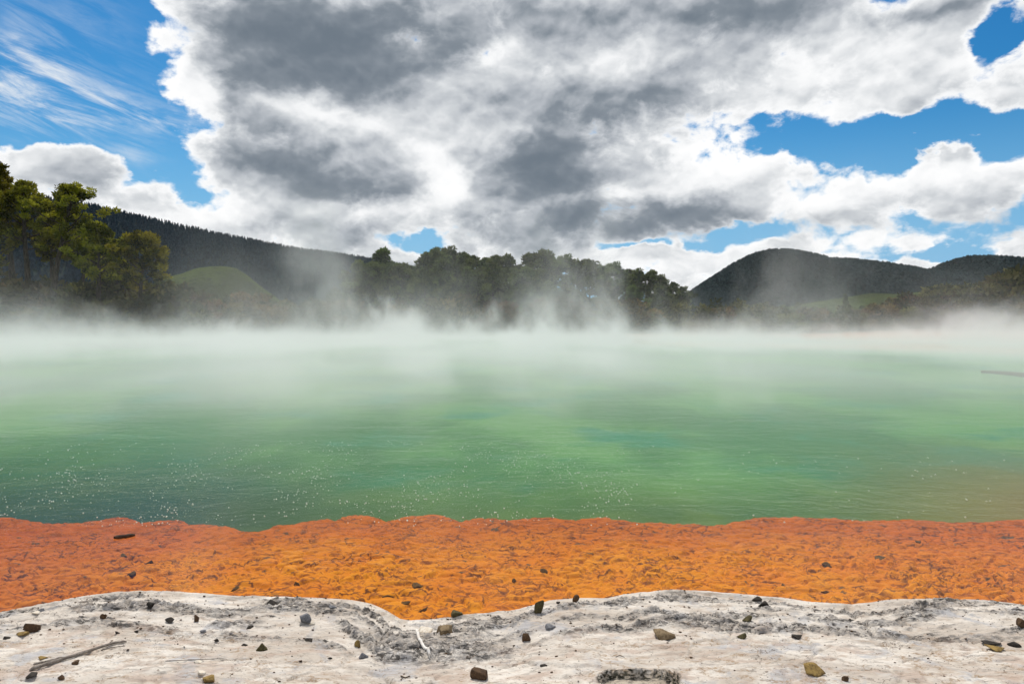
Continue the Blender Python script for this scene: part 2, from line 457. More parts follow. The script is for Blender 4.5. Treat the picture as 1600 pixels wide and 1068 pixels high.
n_a = nt.noise(PS, 2.1, 6, .62, .6); n_b = nt.noise(PS, 9, 6, .66, .3); n_c = nt.noise(PS, 42, 5, .68); n_d = nt.noise(P, 4.4, 5, .6, .8)
lip_a, belt, flt, pot, moss_shade = (nt.attr(k) for k in ('lip', 'belt', 'flat', 'pot', 'moss_shade'))
c = nt.mix(nt.smooth(n_a, .36, .62), (.79, .725, .64), (.58, .505, .425))
c = nt.mix(nt.math('MULTIPLY', nt.smooth(n_b, .50, .68), .55), c, (.42, .30, .21))                       # tan stain
c = nt.mix(nt.math('MULTIPLY', nt.smooth(n_d, .52, .66), .75), c, (.46, .46, .475))                      # cool grey sheets
gr = nt.math('MULTIPLY', nt.smooth(n_c, .38, .60), nt.smooth(belt, .08, .6))
c = nt.mix(nt.math('MULTIPLY', gr, .85), c, (.30, .28, .265))                                             # grey crust of the eroded belt
lich = nt.math('MULTIPLY', nt.smooth(nt.noise(nt.scale(P, (1, 3.2, 3.2)), 11, 7, .76, .7), .50, .555), nt.smooth(belt, .15, .55))
c = nt.mix(nt.math('MULTIPLY', lich, .9), c, (.06, .055, .05))
spk = nt.smooth(nt.noise(PS, 60, 4, .68), .635, .70)
c = nt.mix(nt.math('MULTIPLY', spk, .6), c, (.13, .115, .10))
pnk = nt.math('MULTIPLY', nt.smooth(nt.noise(PS, 3.3, 6, .66, 1.0), .50, .62), flt)
c = nt.mix(nt.math('MULTIPLY', pnk, .6), c, (.50, .37, .29))
brn = nt.math('MULTIPLY', nt.smooth(nt.noise(PS, 22, 6, .74, .6), .565, .66), flt)
c = nt.mix(nt.math('MULTIPLY', brn, .8), c, (.20, .145, .10))
lay = nt.noise(nt.vmath('ADD', nt.scale(P, (1.2, 9, 9)), nt.scale(nt.noise(P, 3, 4, .6, out=1), (1.2, 2.2, 1))), 3.0, 6, .68)
c = nt.mix(nt.math('MULTIPLY', nt.smooth(lay, .53, .64), .55), c, (.33, .29, .25))
cr_ = nt.voro(nt.vmath('ADD', nt.scale(P, (1, 1.6, 1)), nt.scale(nt.noise(P, 4, 6, .7, out=1), (.45, .45, .3))), 5.0, 'DISTANCE_TO_EDGE')
cr_ = nt.math('MULTIPLY', nt.smooth(cr_, .022, .006), nt.smooth(nt.noise(P, 2.3, 4, .6), .46, .60))
c = nt.mix(nt.math('MULTIPLY', cr_, .8), c, (.13, .095, .07))
ring = nt.math('MULTIPLY', nt.smooth(lip_a, .10, .02), nt.smooth(n_b, .42, .6))
c = nt.mix(nt.math('MULTIPLY', ring, .75), c, (.55, .34, .17))
vein = nt.smooth(nt.voro(nt.vmath('ADD', PS, nt.scale(nt.noise(PS, 3, 5, .6, out=1), (.9, .9, .9))), 1.5, 'DISTANCE_TO_EDGE'), .022, .004)
c = nt.mix(nt.math('MULTIPLY', vein, nt.math('MULTIPLY', nt.smooth(n_b, .38, .55), nt.math('MULTIPLY', flt, .7))), c, (.33, .21, .11))
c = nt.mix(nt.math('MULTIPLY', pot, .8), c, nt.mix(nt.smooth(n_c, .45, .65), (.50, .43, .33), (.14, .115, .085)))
c = nt.mix(nt.math('MULTIPLY', moss_shade, nt.smooth(n_c, .40, .56)), c, (.022, .022, .012))  # dark moss plus the undercut far wall's shade, painted into the colour
hgt = nt.math('ADD', nt.math('MULTIPLY', n_c, .6), nt.math('MULTIPLY', nt.noise(PS, 140, 4, .65), .4))
finish(nt, principled(nt, c, .85, .25, bump(nt, hgt, 1.0, .014)))
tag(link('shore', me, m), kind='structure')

# ---- lake bed: orange shelf, steep lip, green depths
xs = spaced(-6.2, 6.2, 0.014, -95, 70, 1.12); ys = spaced(3.4, 6.6, 0.013, 2.6, 92, 1.12)
X, Y = np.meshgrid(xs, ys)
EY = edge_y(xs)[None, :]; LY = lip_y(xs)[None, :]
E = EY - Y + 0.05 * fbm(X * 3, Y * 3, 71, 4)           # > 0 on the shelf
on = sm(-.10, .04, E)
t = np.clip((Y - LY) / np.maximum(EY - LY, .2), -.3, 1.2)
z = -0.055 - 0.075 * t
wx = X + .12 * fbm(X * 2.5, Y * 2.5, 72, 4); wy = Y + .12 * fbm(X * 2.5, Y * 2.5, 73, 4)
a1, a2, aid = worley(wx * 5.2, wy * 7.5, 74); b1, b2, bid = worley(wx * 13, wy * 17, 75); d1, d2, did = worley(wx * 27, wy * 34, 80)
pick = sm(-.12, .18, fbm(X * 1.5, Y * 1.9, 76, 4))     # where slabs give way to small cobbles
slab = sm(0, .34, a2 - a1) * (0.4 + .6 * aid); cob = sm(0, .42, b2 - b1) * (0.25 + .75 * bid); grit = sm(0, .4, d2 - d1) * (.3 + .7 * did)
near = sm(1.05, .35, t)
z = z + on * (0.036 * ((1 - pick) * slab + pick * .85 * cob) + .010 * grit * (.3 + .7 * pick)) * (0.35 + .65 * near)
z = z + on * (0.022 * fbm(X * 2, Y * 3.5, 77, 5) + 0.006 * fbm(X * 20, Y * 30, 78, 3))
z = z + on * .05 * sm(.45, .05, E) * sm(-.02, .05, E)  # raised rim
z = np.minimum(z, -.018)
deep = -0.75 + .10 * fbm(X * .5, Y * .5, 79, 4)
pdist = pool_d(X, Y)
shal = np.maximum(sm(-9, -1, pdist) * sm(8, 14, Y), 0)
deep = deep + .66 * shal
z = z * on + deep * (1 - on)
me = grid_mesh('lake_bed', xs, ys, z)
attr(me, 'shelf', on); attr(me, 'cell', (1 - pick) * aid + pick * bid); attr(me, 'run', t); attr(me, 'shallow', shal); attr(me, 'pick', pick)
m, nt = material('lake_bed')
P = nt.pos(); sx = nt.n('ShaderNodeSeparateXYZ'); nt.link(P, sx.inputs[0])
shelf, cell, run, shallow = (nt.attr(k) for k in ('shelf', 'cell', 'run', 'shallow'))
n_a = nt.noise(P, 1.4, 5, .6); n_b = nt.noise(P, 7, 6, .65, .5); n_c = nt.noise(P, 30, 4, .6)
o = nt.mix(cell, (.62, .190, .003), (.70, .250, .004))
o = nt.mix(nt.math('MULTIPLY', nt.smooth(n_a, .42, .66), .7), o, (.62, .165, .005))
o = nt.mix(nt.math('MULTIPLY', nt.smooth(run, .35, 1.0), .75), o, (.41, .076, .006))  # redder outward: haze and reflection tint put into the orange
o = nt.mix(nt.math('MULTIPLY', nt.smooth(sx.outputs[0], -1.6, -4.2), .65), o, (.42, .085, .014))  # redder to the left, the same haze and reflection tint as colour
o = nt.mix(nt.math('MULTIPLY', nt.smooth(sx.outputs[0], 1.8, 4.5), .5), o, (.50, .11, .014))
rust = nt.smooth(nt.noise(nt.scale(P, (1, 1.7, 1)), 12, 6, .7, .9), .50, .61)
o = nt.mix(nt.math('MULTIPLY', rust, .75), o, (.22, .052, .012))
thr = nt.voro(nt.vmath('ADD', nt.scale(P, (1, 1.5, 0)), nt.scale(nt.noise(P, 5, 5, .65, out=1), (.22, .22, 0))), 8.0, 'DISTANCE_TO_EDGE')
thr = nt.math('MULTIPLY', nt.smooth(thr, .085, .015), nt.smooth(nt.noise(P, 3.2, 4, .6), .42, .60))
o = nt.mix(nt.math('MULTIPLY', thr, .85), o, (.10, .028, .010))
spot = nt.smooth(nt.noise(nt.scale(P, (1, 1.6, 1)), 6.5, 4, .55, .3), .655, .70)
o = nt.mix(nt.math('MULTIPLY', spot, .85), o, (.075, .055, .03))
g = nt.mix(nt.smooth(nt.noise(nt.scale(P, (1, .6, 1)), .16, 5, .6), .42, .58), (.040, .170, .050), (.095, .265, .075))
g = nt.mix(nt.smooth(nt.noise(P, .35, 4, .6), .5, .7), g, (.022, .200, .095))
g = nt.mix(nt.smooth(sx.outputs[1], 13, 7.5), g, nt.mix(nt.smooth(nt.noise(P, .5, 4, .6), .42, .6), (.052, .105, .022), (.090, .150, .030)))
g = nt.mix(nt.math('MULTIPLY', nt.smooth(sx.outputs[0], -1.0, -5.0), nt.smooth(sx.outputs[1], 16, 7)), g, (.008, .046, .036))
sxy = nt.math('SUBTRACT', sx.outputs[0], nt.math('MULTIPLY', sx.outputs[1], .30))
g = nt.mix(nt.math('MULTIPLY', nt.smooth(sxy, .6, 5.5), nt.smooth(sx.outputs[1], 17, 6.5)), g, (.22, .135, .04))
g = nt.mix(nt.math('MULTIPLY', nt.smooth(sx.outputs[0], 9, 22), nt.smooth(shallow, .0, .5)), g, (.62, .30, .17))
finish(nt, principled(nt, nt.mix(shelf, g, o), .8, .15, bump(nt, nt.math('ADD', n_c, n_b), .4, .008)))
tag(link('lake_bed', me, m), kind='structure')

# ---- water surface
m, nt = material('lake_water')
P = nt.pos()
wv1 = nt.noise(nt.scale(P, (1.1, 1.5, 1)), 3.2, 4, .6, .6); wv2 = nt.noise(nt.scale(P, (.8, 1.4, 1)), 11.0, 3, .55, .4)
wv3 = nt.noise(nt.scale(P, (.5, 1.3, 1)), .8, 3, .5, .3)
sepw = nt.n('ShaderNodeSeparateXYZ'); nt.link(P, sepw.inputs[0])
calm = nt.smooth(nt.noise(P, .16, 3, .5), .36, .62, .35, 1.0)
calm = nt.math('MULTIPLY', calm, nt.smooth(sepw.outputs[1], 4.6, 8.0, .22, 1.0))
hh = nt.math('ADD', nt.math('MULTIPLY', wv1, .55), nt.math('ADD', nt.math('MULTIPLY', wv2, .16), nt.math('MULTIPLY', wv3, 1.0)))
b = nt.n('ShaderNodeBump'); nt.link(hh, b.inputs['Height']); nt.link(nt.math('MULTIPLY', calm, .75), b.inputs['Strength']); b.inputs['Distance'].default_value = .085
fr = nt.n('ShaderNodeFresnel'); fr.inputs['IOR'].default_value = 1.33; nt.link(b.outputs[0], fr.inputs['Normal'])
tr = nt.n('ShaderNodeBsdfTransparent'); tr.inputs[0].default_value = (.97, .98, .975, 1)
gl = nt.n('ShaderNodeBsdfGlossy'); gl.inputs['Roughness'].default_value = .03; nt.link(b.outputs[0], gl.inputs['Normal'])
mx = nt.n('ShaderNodeMixShader'); nt.link(nt.math('MULTIPLY', fr.outputs[0], .42), mx.inputs[0]); nt.link(tr.outputs[0], mx.inputs[1]); nt.link(gl.outputs[0], mx.inputs[2])
finish(nt, mx.outputs[0])
wxs = np.linspace(-92, 66, 40); wys = np.linspace(2.9, 90, 30)
tag(link('water', grid_mesh('water', wxs, wys, np.zeros((30, 40))), m), kind='structure')

#@@HILLS
# ================================================================== hills
def hill(name, prof, ydist, depth_front, depth_back, mat, rough=.06, step=12.0, base=-6.0, seed=0, skirt=None):
    """a ridge whose crest stands ydist away; prof = crest as photo pixels turned into real metres"""
    pts = np.array([at_dist(a, b, ydist) for a, b in prof])
    x0, x1 = pts[0, 0], pts[-1, 0]
    hx = np.arange(x0, x1 + step, step); hy = np.arange(ydist - depth_front, ydist + depth_back + step, step)
    HX, HY = np.meshgrid(hx, hy)
    crest = np.interp(HX, pts[:, 0], pts[:, 2])
    # shift the ridge line so that it wanders
    yc = ydist + 0.10 * depth_front * fbm(HX / depth_front * 1.5, HX * 0 + seed, 91 + seed, 3)
    f = np.where(HY < yc, np.clip(1 - (yc - HY) / depth_front, 0, 1), np.clip(1 - (HY - yc) / depth_back, 0, 1))
    k = sm(0, 1, f) * .55 + .45 * f
    spur = fbm(HX / 150, HY / 260, 95 + seed, 5)
    Z = base + (crest - base) * k + rough * (crest - base) * spur * 4 * k * (1 - k)
    me = grid_mesh(name, hx, hy, Z)
    o = link(name, me, mat); tag(o, kind='structure')
    def z_at(x, y):
        i = np.clip(((x - hx[0]) / step).astype(int), 0, len(hx) - 2); j = np.clip(((y - hy[0]) / step).astype(int), 0, len(hy) - 2)
        a = (x - hx[i]) / step; b = (y - hy[j]) / step
        return (Z[j, i] * (1 - a) + Z[j, i + 1] * a) * (1 - b) + (Z[j + 1, i] * (1 - a) + Z[j + 1, i + 1] * a) * b
    return o, z_at, (hx[0], hx[-1])

m_hf, nt = material('forest_floor')
P = nt.pos(); n1 = nt.noise(P, .012, 6, .65)
finish(nt, principled(nt, nt.mix(nt.smooth(n1, .4, .6), (.012, .024, .026), (.025, .042, .042)), .95, .05))  # cloud shadow and thin blue haze put into this dark floor colour
RIDGE = [(-500, 270), (-200, 285), (0, 302), (150, 326), (200, 338), (260, 352), (330, 367), (400, 381), (470, 394), (540, 403), (600, 414), (650, 424), (720, 438), (820, 458), (950, 480)]
_, ridge_z, ridge_x = hill('hill', RIDGE, 1150, 620, 500, m_hf, .05, 12, seed=0)
HILLS_R = [(900, 500), (1000, 486), (1060, 470), (1085, 456), (1100, 446), (1125, 430), (1150, 414), (1175, 402), (1195, 394), (1230, 392), (1252, 397), (1268, 405), (1285, 407), (1310, 406),
           (1340, 410), (1370, 413), (1395, 421), (1415, 426), (1440, 429), (1460, 424), (1480, 413), (1500, 406), (1530, 406), (1560, 412), (1600, 419), (1700, 425), (1900, 450), (2200, 480)]
_, rh_z, rh_x = hill('hill', HILLS_R, 1700, 800, 700, m_hf, .05, 14, seed=3)
m_gr, nt = material('pasture')
P = nt.pos(); n1 = nt.noise(P, .03, 5, .6); n2 = nt.noise(P, .35, 5, .65)
gcol = nt.mix(nt.smooth(n1, .38, .6), (.060, .085, .018), (.038, .05, .016))
gcol = nt.mix(nt.smooth(n2, .52, .66), gcol, (.022, .03, .014))
finish(nt, principled(nt, gcol, .95, .05, bump(nt, n2, 1.0, 3.0)))
FOOT = [(1100, 500), (1200, 488), (1260, 474), (1310, 466), (1360, 458), (1400, 460), (1450, 454), (1500, 446), (1560, 448), (1640, 455), (1800, 470), (2000, 490)]
_, foot_z, foot_x = hill('hill', FOOT, 620, 230, 260, m_gr, .08, 6, seed=6)
MOUND = [(215, 470), (240, 448), (262, 432), (285, 427), (305, 419), (325, 416), (350, 415), (366, 417), (378, 424), (390, 436), (410, 452), (440, 480)]
_, mound_z, mound_x = hill('hill', MOUND, 260, 60, 80, m_gr, .05, 2.5, seed=9)

def leaf_mat(name, dark, light, trans=.25, noise_scale=.6):
    m, nt = material(name)
    tint = nt.attr('tint')
    n = nt.noise(nt.objco(), noise_scale, 4, .6)
    rn = nt.n('ShaderNodeObjectInfo').outputs['Random']
    c = nt.mix(nt.smooth(nt.math('ADD', nt.math('MULTIPLY', tint, .75), nt.math('MULTIPLY', n, .5)), .2, 1.0), dark, light)
    hsv = nt.n('ShaderNodeHueSaturation'); nt.link(c, hsv.inputs['Color'])
    nt.link(nt.math('MULTIPLY_ADD', rn, .05, .475), hsv.inputs['Hue']); nt.link(nt.math('MULTIPLY_ADD', rn, .5, .78), hsv.inputs['Value'])
    d = nt.n('ShaderNodeBsdfDiffuse'); nt.link(hsv.outputs[0], d.inputs[0])
    t = nt.n('ShaderNodeBsdfTranslucent'); nt.link(hsv.outputs[0], t.inputs[0])
    mx = nt.n('ShaderNodeMixShader'); mx.inputs[0].default_value = trans
    nt.link(d.outputs[0], mx.inputs[1]); nt.link(t.outputs[0], mx.inputs[2])
    finish(nt, mx.outputs[0])
    return m

# ---- the conifer plantation on the left ridge and the bush on the hills opposite: far woods nobody could count
def conifer_field(name, zf, n, xr, yr, hgt, mat, rng, spire=True):
    x = rng.uniform(*xr, n); y = rng.uniform(*yr, n)
    z = zf(x, y)
    keep = z > 4
    x, y, z = x[keep], y[keep], z[keep]; n = len(x)
    h = rng.uniform(.65, 1.15, n) * hgt
    k = 7; tiers = 3 if spire else 3
    Vs, Fs, off, tint = [], [], 0, []
    for tI in range(tiers):
        a = rng.uniform(0, 2 * np.pi, (n, 1)) + np.arange(k) * 2 * np.pi / k
        rj = rng.uniform(.6, 1.3, (n, k))
        if spire:
            zb, zt, r = (.12 + .26 * tI), (.5 + .25 * tI), (.24 - .065 * tI)
        else:
            zb, zt, r = (.10 + .25 * tI), (.66 + .17 * tI), (.46 - .08 * tI)
        ring = np.stack([x[:, None] + np.cos(a) * rj * r * h[:, None], y[:, None] + np.sin(a) * rj * r * h[:, None],
                         z[:, None] + h[:, None] * (zb + rng.uniform(-.05, .05, (n, k)))], -1)
        apex = np.stack([x, y, z + h * zt], -1)[:, None]
        Vs.append(np.concatenate([ring, apex], 1).reshape(-1, 3))
        base = off + np.arange(n)[:, None] * (k + 1)
        j = np.arange(k)
        Fs.append(np.stack([base + j, base + (j + 1) % k, np.broadcast_to(base + k, (n, k))], -1).reshape(-1, 3))
        off += n * (k + 1); tint.append(np.repeat(rng.uniform(0, 1, n), k + 1))
    me = mesh_np(name, np.concatenate(Vs), [np.concatenate(Fs)], smooth=not spire)
    attr(me, 'tint', np.concatenate(tint))
    return link(name, me, mat)
rng = np.random.default_rng(5)
m_con = leaf_mat('plantation_needles', (.013, .028, .036), (.033, .058, .068), .1, .02)  # needle colour darkened for cloud shadow and blued for distance haze
o = conifer_field('forest', ridge_z, 24000, (-1050, 150), (700, 1200), 9.5, m_con, rng)
tag(o, 'dark conifer plantation covering the long ridge on the left, spires along its crest', 'forest', kind='stuff')
m_bsh = leaf_mat('hill_bush', (.016, .026, .032), (.038, .052, .058), .1, .02)  # cloud shadow and haze painted into the bush colour as well
o = conifer_field('forest', rh_z, 22000, (150, 1500), (1050, 1760), 11.0, m_bsh, rng, False)
tag(o, 'dark native bush covering the two humped hills on the right', 'forest', kind='stuff')

#@@TREES
# ================================================================== trees and shrubs
def tube(pts, radii, k=7):
    pts = np.asarray(pts, float); n = len(pts)
    tan = np.gradient(pts, axis=0); tan /= np.linalg.norm(tan, axis=1, keepdims=True) + 1e-9
    ref = np.where(np.abs(tan[:, 2:3]) > .9, np.array([[1., 0, 0]]), np.array([[0, 0, 1.]]))
    u = np.cross(tan, ref); u /= np.linalg.norm(u, axis=1, keepdims=True); v = np.cross(tan, u)
    a = np.arange(k) * 2 * np.pi / k
    ring = pts[:, None] + np.asarray(radii)[:, None, None] * (np.cos(a)[None, :, None] * u[:, None] + np.sin(a)[None, :, None] * v[:, None])
    V = ring.reshape(-1, 3); i = np.arange(n * k).reshape(n, k)
    q = np.stack([i[:-1], np.roll(i[:-1], -1, 1), np.roll(i[1:], -1, 1), i[1:]], -1).reshape(-1, 4)
    return V, q

class Acc:
    def __init__(s): s.V, s.F, s.n = [], [], 0
    def add(s, V, q): s.V.append(V); s.F.append(q + s.n); s.n += len(V)
    def mesh(s, name, smooth=True): return mesh_np(name, np.concatenate(s.V), [np.concatenate(s.F)], smooth)

def leaves(name, C, rad, per, size, rng, tints, up=.25, aspect=2.6, flat=1.0):
    """elongated leaf-sized triangles filling a tuft round each centre"""
    C = np.asarray(C); n = len(C) * per
    cc = np.repeat(C, per, 0); rr = np.repeat(np.broadcast_to(rad, (len(C),)), per)
    d = rng.normal(size=(n, 3)); d /= np.linalg.norm(d, axis=1, keepdims=True)
    p = cc + d * (rr * rng.uniform(.25, 1, n) ** .6)[:, None] * np.array([1, 1, flat])
    ax = d + rng.normal(size=(n, 3)) * .5; ax[:, 2] += up; ax /= np.linalg.norm(ax, axis=1, keepdims=True)
    sd = np.cross(ax, rng.normal(size=(n, 3))); sd /= np.linalg.norm(sd, axis=1, keepdims=True) + 1e-9
    L = size * rng.uniform(.6, 1.3, n)[:, None]
    V = np.stack([p - sd * L / aspect * .5, p + sd * L / aspect * .5, p + ax * L + sd * L * .1, p + ax * L * .55 - sd * L / aspect * .7], 1).reshape(-1, 3)
    q = np.arange(n * 4).reshape(n, 4)[:, [0, 1, 2, 3]]
    me = mesh_np(name, V, [q], False)
    attr(me, 'tint', np.repeat(np.clip(np.repeat(tints, per) + rng.uniform(-.18, .18, n), 0, 1), 4))
    return me

m_bark, nt = material('pine_bark')
n1 = nt.noise(nt.scale(nt.objco(), (4, 4, .8)), 2.0, 5, .65)
finish(nt, principled(nt, nt.mix(nt.smooth(n1, .4, .6), (.030, .022, .016), (.085, .066, .05)), .95, .1, bump(nt, n1, .8, .05)))
m_pine = leaf_mat('sunlit_pine_needles', (.020, .030, .006), (.33, .32, .028), .40)  # sunlit brightness of the tufts put into the light leaf tint
m_mid = leaf_mat('cloud_shaded_pine_needles', (.015, .025, .010), (.150, .180, .058), .30)  # cloud shadow over the belt put into this darker needle colour
m_shr = leaf_mat('shrub_leaves', (.040, .044, .018), (.165, .150, .050), .3)
m_shr2 = leaf_mat('rusty_shrub_leaves', (.050, .040, .020), (.190, .125, .048), .3)

def make_pine(H, lean, seed, crown0=.38, spread=.24, tufts=120, per=46, size=.34, tuft_r=.62, mat=None, top='round', tw=.019):
    """tapered trunk with limbs, needle tufts bunched at the limb ends; returns (trunk mesh, crown mesh)"""
    rng = np.random.default_rng(seed)
    tt = np.linspace(0, 1, 12)
    bx = lean[0] * tt ** 1.4 + .02 * H * np.sin(tt * 4 + seed) * tt; by = lean[1] * tt ** 1.4 + .02 * H * np.cos(tt * 3.3 + seed) * tt
    P = np.stack([bx, by, tt * H * .95], -1)
    acc = Acc(); acc.add(*tube(P, H * tw * (1 - tt * .86) + .02))
    C, Rr, Tn = [], [], []
    nb = max(12, tufts // 5)
    for b in range(nb):
        f = crown0 + (1 - crown0) * ((b + rng.uniform(0, 1)) / nb) ** .85
        p0 = np.array([np.interp(f, tt, P[:, k]) for k in range(3)])
        g = (f - crown0) / (1 - crown0)
        prof = (1 - g ** 2.2) * (.55 + .45 * min(1, g * 3 + .25)) if top == 'round' else (1 - g) ** .8 * .95
        L = H * spread * (prof + .12) * rng.uniform(.55, 1.25)
        a = b * 2.399 + rng.uniform(-.5, .5)
        rise = rng.uniform(.05, .5) + .45 * g
        dirn = np.array([np.cos(a), np.sin(a), rise]); dirn /= np.linalg.norm(dirn)
        s = np.linspace(0, 1, 6)[:, None]
        bp = p0 + dirn * L * s + np.array([0, 0, 1]) * L * .16 * s ** 2 + rng.normal(size=(6, 3)) * L * .025 * s
        acc.add(*tube(bp, H * .0052 * (1 - s[:, 0] * .75) * (1.25 - .6 * g), 5))
        nt_ = rng.integers(3, 7)
        for k in range(nt_):
            u = rng.uniform(.42, 1.0); q = bp[min(5, int(u * 5.99))]
            c = q + rng.normal(size=3) * L * np.array([.17, .17, .09])
            if k < 3: acc.add(*tube(np.array([q, (q + c) / 2 + [0, 0, -.05], c]), np.array([.03, .022, .012]) * H / 12, 4))
            C.append(c); Rr.append(tuft_r * rng.uniform(.6, 1.25)); Tn.append(rng.uniform(.1, .9))
    topc = P[-1]
    for k in range(4):
        C.append(topc + rng.normal(size=3) * [.3, .3, .35]); Rr.append(tuft_r * .8); Tn.append(.7)
    tr_ = acc.mesh('trunk')
    cr = leaves('crown', np.array(C), np.array(Rr), per, size, rng, np.array(Tn), .35, 2.8, .62)
    tr_.materials.append(m_bark); cr.materials.append(mat)
    return tr_, cr

def plant(kind, label, cat, loc, meshes, group=None, sc=1.0, rz=0.0, names=('trunk', 'crown'), sz=None):
    e = bpy.data.objects.new(kind, None); col.objects.link(e); e.empty_display_size = .3
    e.location = loc; e.rotation_euler = (0, 0, rz); e.scale = (sc, sc, sz or sc)
    tag(e, label, cat, group)
    for nm, me in zip(names, meshes):
        c = bpy.data.objects.new(nm, me); col.objects.link(c); c.parent = e
    return e

# left stand of pines: base pixel x, top pixel (x, y), distance, crown start, spread
LEFT = [
    (-48, -40, 262, 84, .40, .16, 'tall pine cut off by the left edge of the photo', 'l'),
    (22, 12, 252, 82, .56, .19, 'tallest sunlit pine at the far left, its top highest of the stand', 'm'),
    (46, 44, 276, 79, .56, .175, 'sunlit pine with yellow-green crown just right of the tallest left pine', 'm'),
    (-5, -2, 300, 77, .50, .16, 'shorter leafy pine at the left edge in front of the tallest one', 'm'),
    (80, 112, 284, 78, .62, .19, 'pine with bare dark trunk leaning to the right beside the tall left pines', 'm'),
    (84, 78, 318, 84, .55, .15, 'pine half hidden behind the leaning trunk in the left stand', 'm'),
    (125, 140, 350, 86, .52, .15, 'shadowed pine seen between the leaning pine and the bushy one', 'm'),
    (149, 163, 344, 78, .50, .19, 'bushy round-crowned pine in the middle of the left stand', 'm'),
    (190, 186, 372, 84, .44, .17, 'low pine filling the gap between the last two left pines', 'm'),
    (217, 232, 360, 77, .54, .235, 'straight dark-trunked pine standing last on the right of the left stand', 'm'),
]
for i, (bx_, tx, ty, yd, c0, spd, lab, _) in enumerate(LEFT):
    x = (bx_ - 800) / F * yd; zg = float(ground_z(x, yd)) - .15
    top = at_dist(tx, ty, yd); H = top[2] - zg
    lean = ((tx - bx_) / F * yd, random.uniform(-.6, .6))
    plant('pine_tree', lab, 'tree', (x, yd, zg), make_pine(H, lean, 100 + i, c0, spd, 115, 84, .32, .48, m_pine, tw=.024), 'sunlit pines on the left bank')

# the belt of trees across the lake: skyline pixels (x, top y)
BELT_SKY = [(545, 425), (565, 412), (590, 394), (612, 410), (628, 418), (645, 418), (662, 398), (680, 390), (705, 389), (722, 398), (740, 402), (760, 403), (780, 400), (800, 398), (825, 398),
            (845, 396), (862, 399), (885, 406), (905, 412), (922, 409), (940, 416), (960, 416), (980, 421), (1000, 426), (1015, 425), (1032, 432), (1050, 442), (1066, 450)]
protos = [make_pine(10.0, (random.uniform(-.5, .5), .2), 300 + i, [.24, .34, .18, .42, .28, .30][i], [.27, .24, .30, .28, .23, .32][i], 80, 80, .36, .58, m_mid,
                    'round' if i != 4 else 'cone', .017) for i in range(6)]
names_left = ['wide', 'twiggy-topped', 'bushy', 'open-trunked', 'narrow', 'broad']
rng = np.random.default_rng(11)
belt_labels = {
    0: 'dark small pine at the left end of the tree belt across the lake',
    1: 'leaning dark pine just left of the tall twin-topped pine across the lake',
    2: 'tall dark pine with a peaked double top standing clear of the ridge line',
    3: 'shorter pine on the right shoulder of the tall peaked pine across the lake',
    4: 'low tree in the sky gap left of the big rounded clump across the lake',
    5: 'small tree filling the foot of the sky gap across the lake',
    6: 'spreading tree on the left flank of the big rounded clump across the lake',
    7: 'big rounded tree, the highest of the clump right of the sky gap',
    8: 'high rounded tree beside the tallest of the clump across the lake',
    9: 'tree on the right shoulder of the big rounded clump, a lone tuft on top',
    26: 'small tree stepping down near the right end of the tree belt',
    27: 'last tree at the right end of the belt, beside the notch below the hill',
}
for i, (tx, ty) in enumerate(BELT_SKY):
    yd = 100 + rng.uniform(-4, 6)
    x = (tx - 800) / F * yd; zg = float(ground_z(x, yd)) - .1
    H = at_dist(tx, ty, yd)[2] - zg
    k = 4 if i in (2,) else int(rng.integers(0, 6))
    if 17 <= i <= 25: k = [3, 1, 3][i % 3]
    lab = belt_labels.get(i, 'dark crowned pine along the skyline of the tree belt right of the rounded clump')
    plant('pine_tree', lab, 'tree', (x, yd, zg), protos[k], None if i in belt_labels else 'skyline pines of the belt across the lake', H / 10.0 * rng.uniform(.98, 1.04), rng.uniform(0, 6.28))
# lower trees in front of the belt
FRONT = [(520, 446), (552, 440), (575, 432), (600, 436), (628, 446), (650, 440), (676, 432), (700, 428), (728, 436), (752, 428), (778, 432), (806, 430), (832, 436), (858, 440), (884, 444),
         (842, 418), (768, 415), (815, 414), (735, 416), (690, 408), (660, 416), (585, 415), (1045, 462), (1075, 470), (1010, 455), (985, 446), (948, 440), (1030, 446)]
for i, (tx, ty) in enumerate(FRONT):
    yd = 93 + rng.uniform(-2.5, 3)
    x = (tx + rng.uniform(-6, 6) - 800) / F * yd; zg = float(ground_z(x, yd)) - .1
    H = at_dist(tx, ty, yd)[2] - zg
    plant('pine_tree', 'lower dark tree in front of the tree belt, its foot lost in the steam', 'tree', (x, yd, zg), protos[[0, 2, 5, 1][i % 4]],
          'lower trees in front of the belt across the lake', H / 10 * rng.uniform(.95, 1.05), rng.uniform(0, 6.28))

def make_shrub(seed, mat, n=26, per=44, size=.24):
    """unit shrub about 2 m tall: several stems from the ground, leaf clumps on their ends"""
    rng = np.random.default_rng(seed); acc = Acc(); C, Rr, Tn = [], [], []
    for b in range(n):
        a = rng.uniform(0, 6.28); el_ = rng.uniform(.25, 1.5); L = rng.uniform(.7, 1.0) * (1.25 + .65 * math.sin(el_))
        d = np.array([math.cos(a) * math.cos(el_), math.sin(a) * math.cos(el_), math.sin(el_)])
        s = np.linspace(0, 1, 5)[:, None]
        bp = d * L * s + rng.normal(size=(5, 3)) * .06 * s
        acc.add(*tube(bp, .035 * (1 - .7 * s[:, 0]), 4))
        for u in (1.0, rng.uniform(.5, .85)):
            C.append(d * L * u + rng.normal(size=3) * .1); Rr.append(.36 * rng.uniform(.6, 1.3)); Tn.append(rng.uniform(0, 1))
    st = acc.mesh('stems'); fo = leaves('foliage', np.array(C), np.array(Rr), per, size, rng, np.array(Tn), .3, 2.2, .8)
    st.materials.append(m_bark); fo.materials.append(mat)
    return st, fo
shr = [make_shrub(400 + i, m_shr if i % 2 == 0 else m_shr2) for i in range(6)]
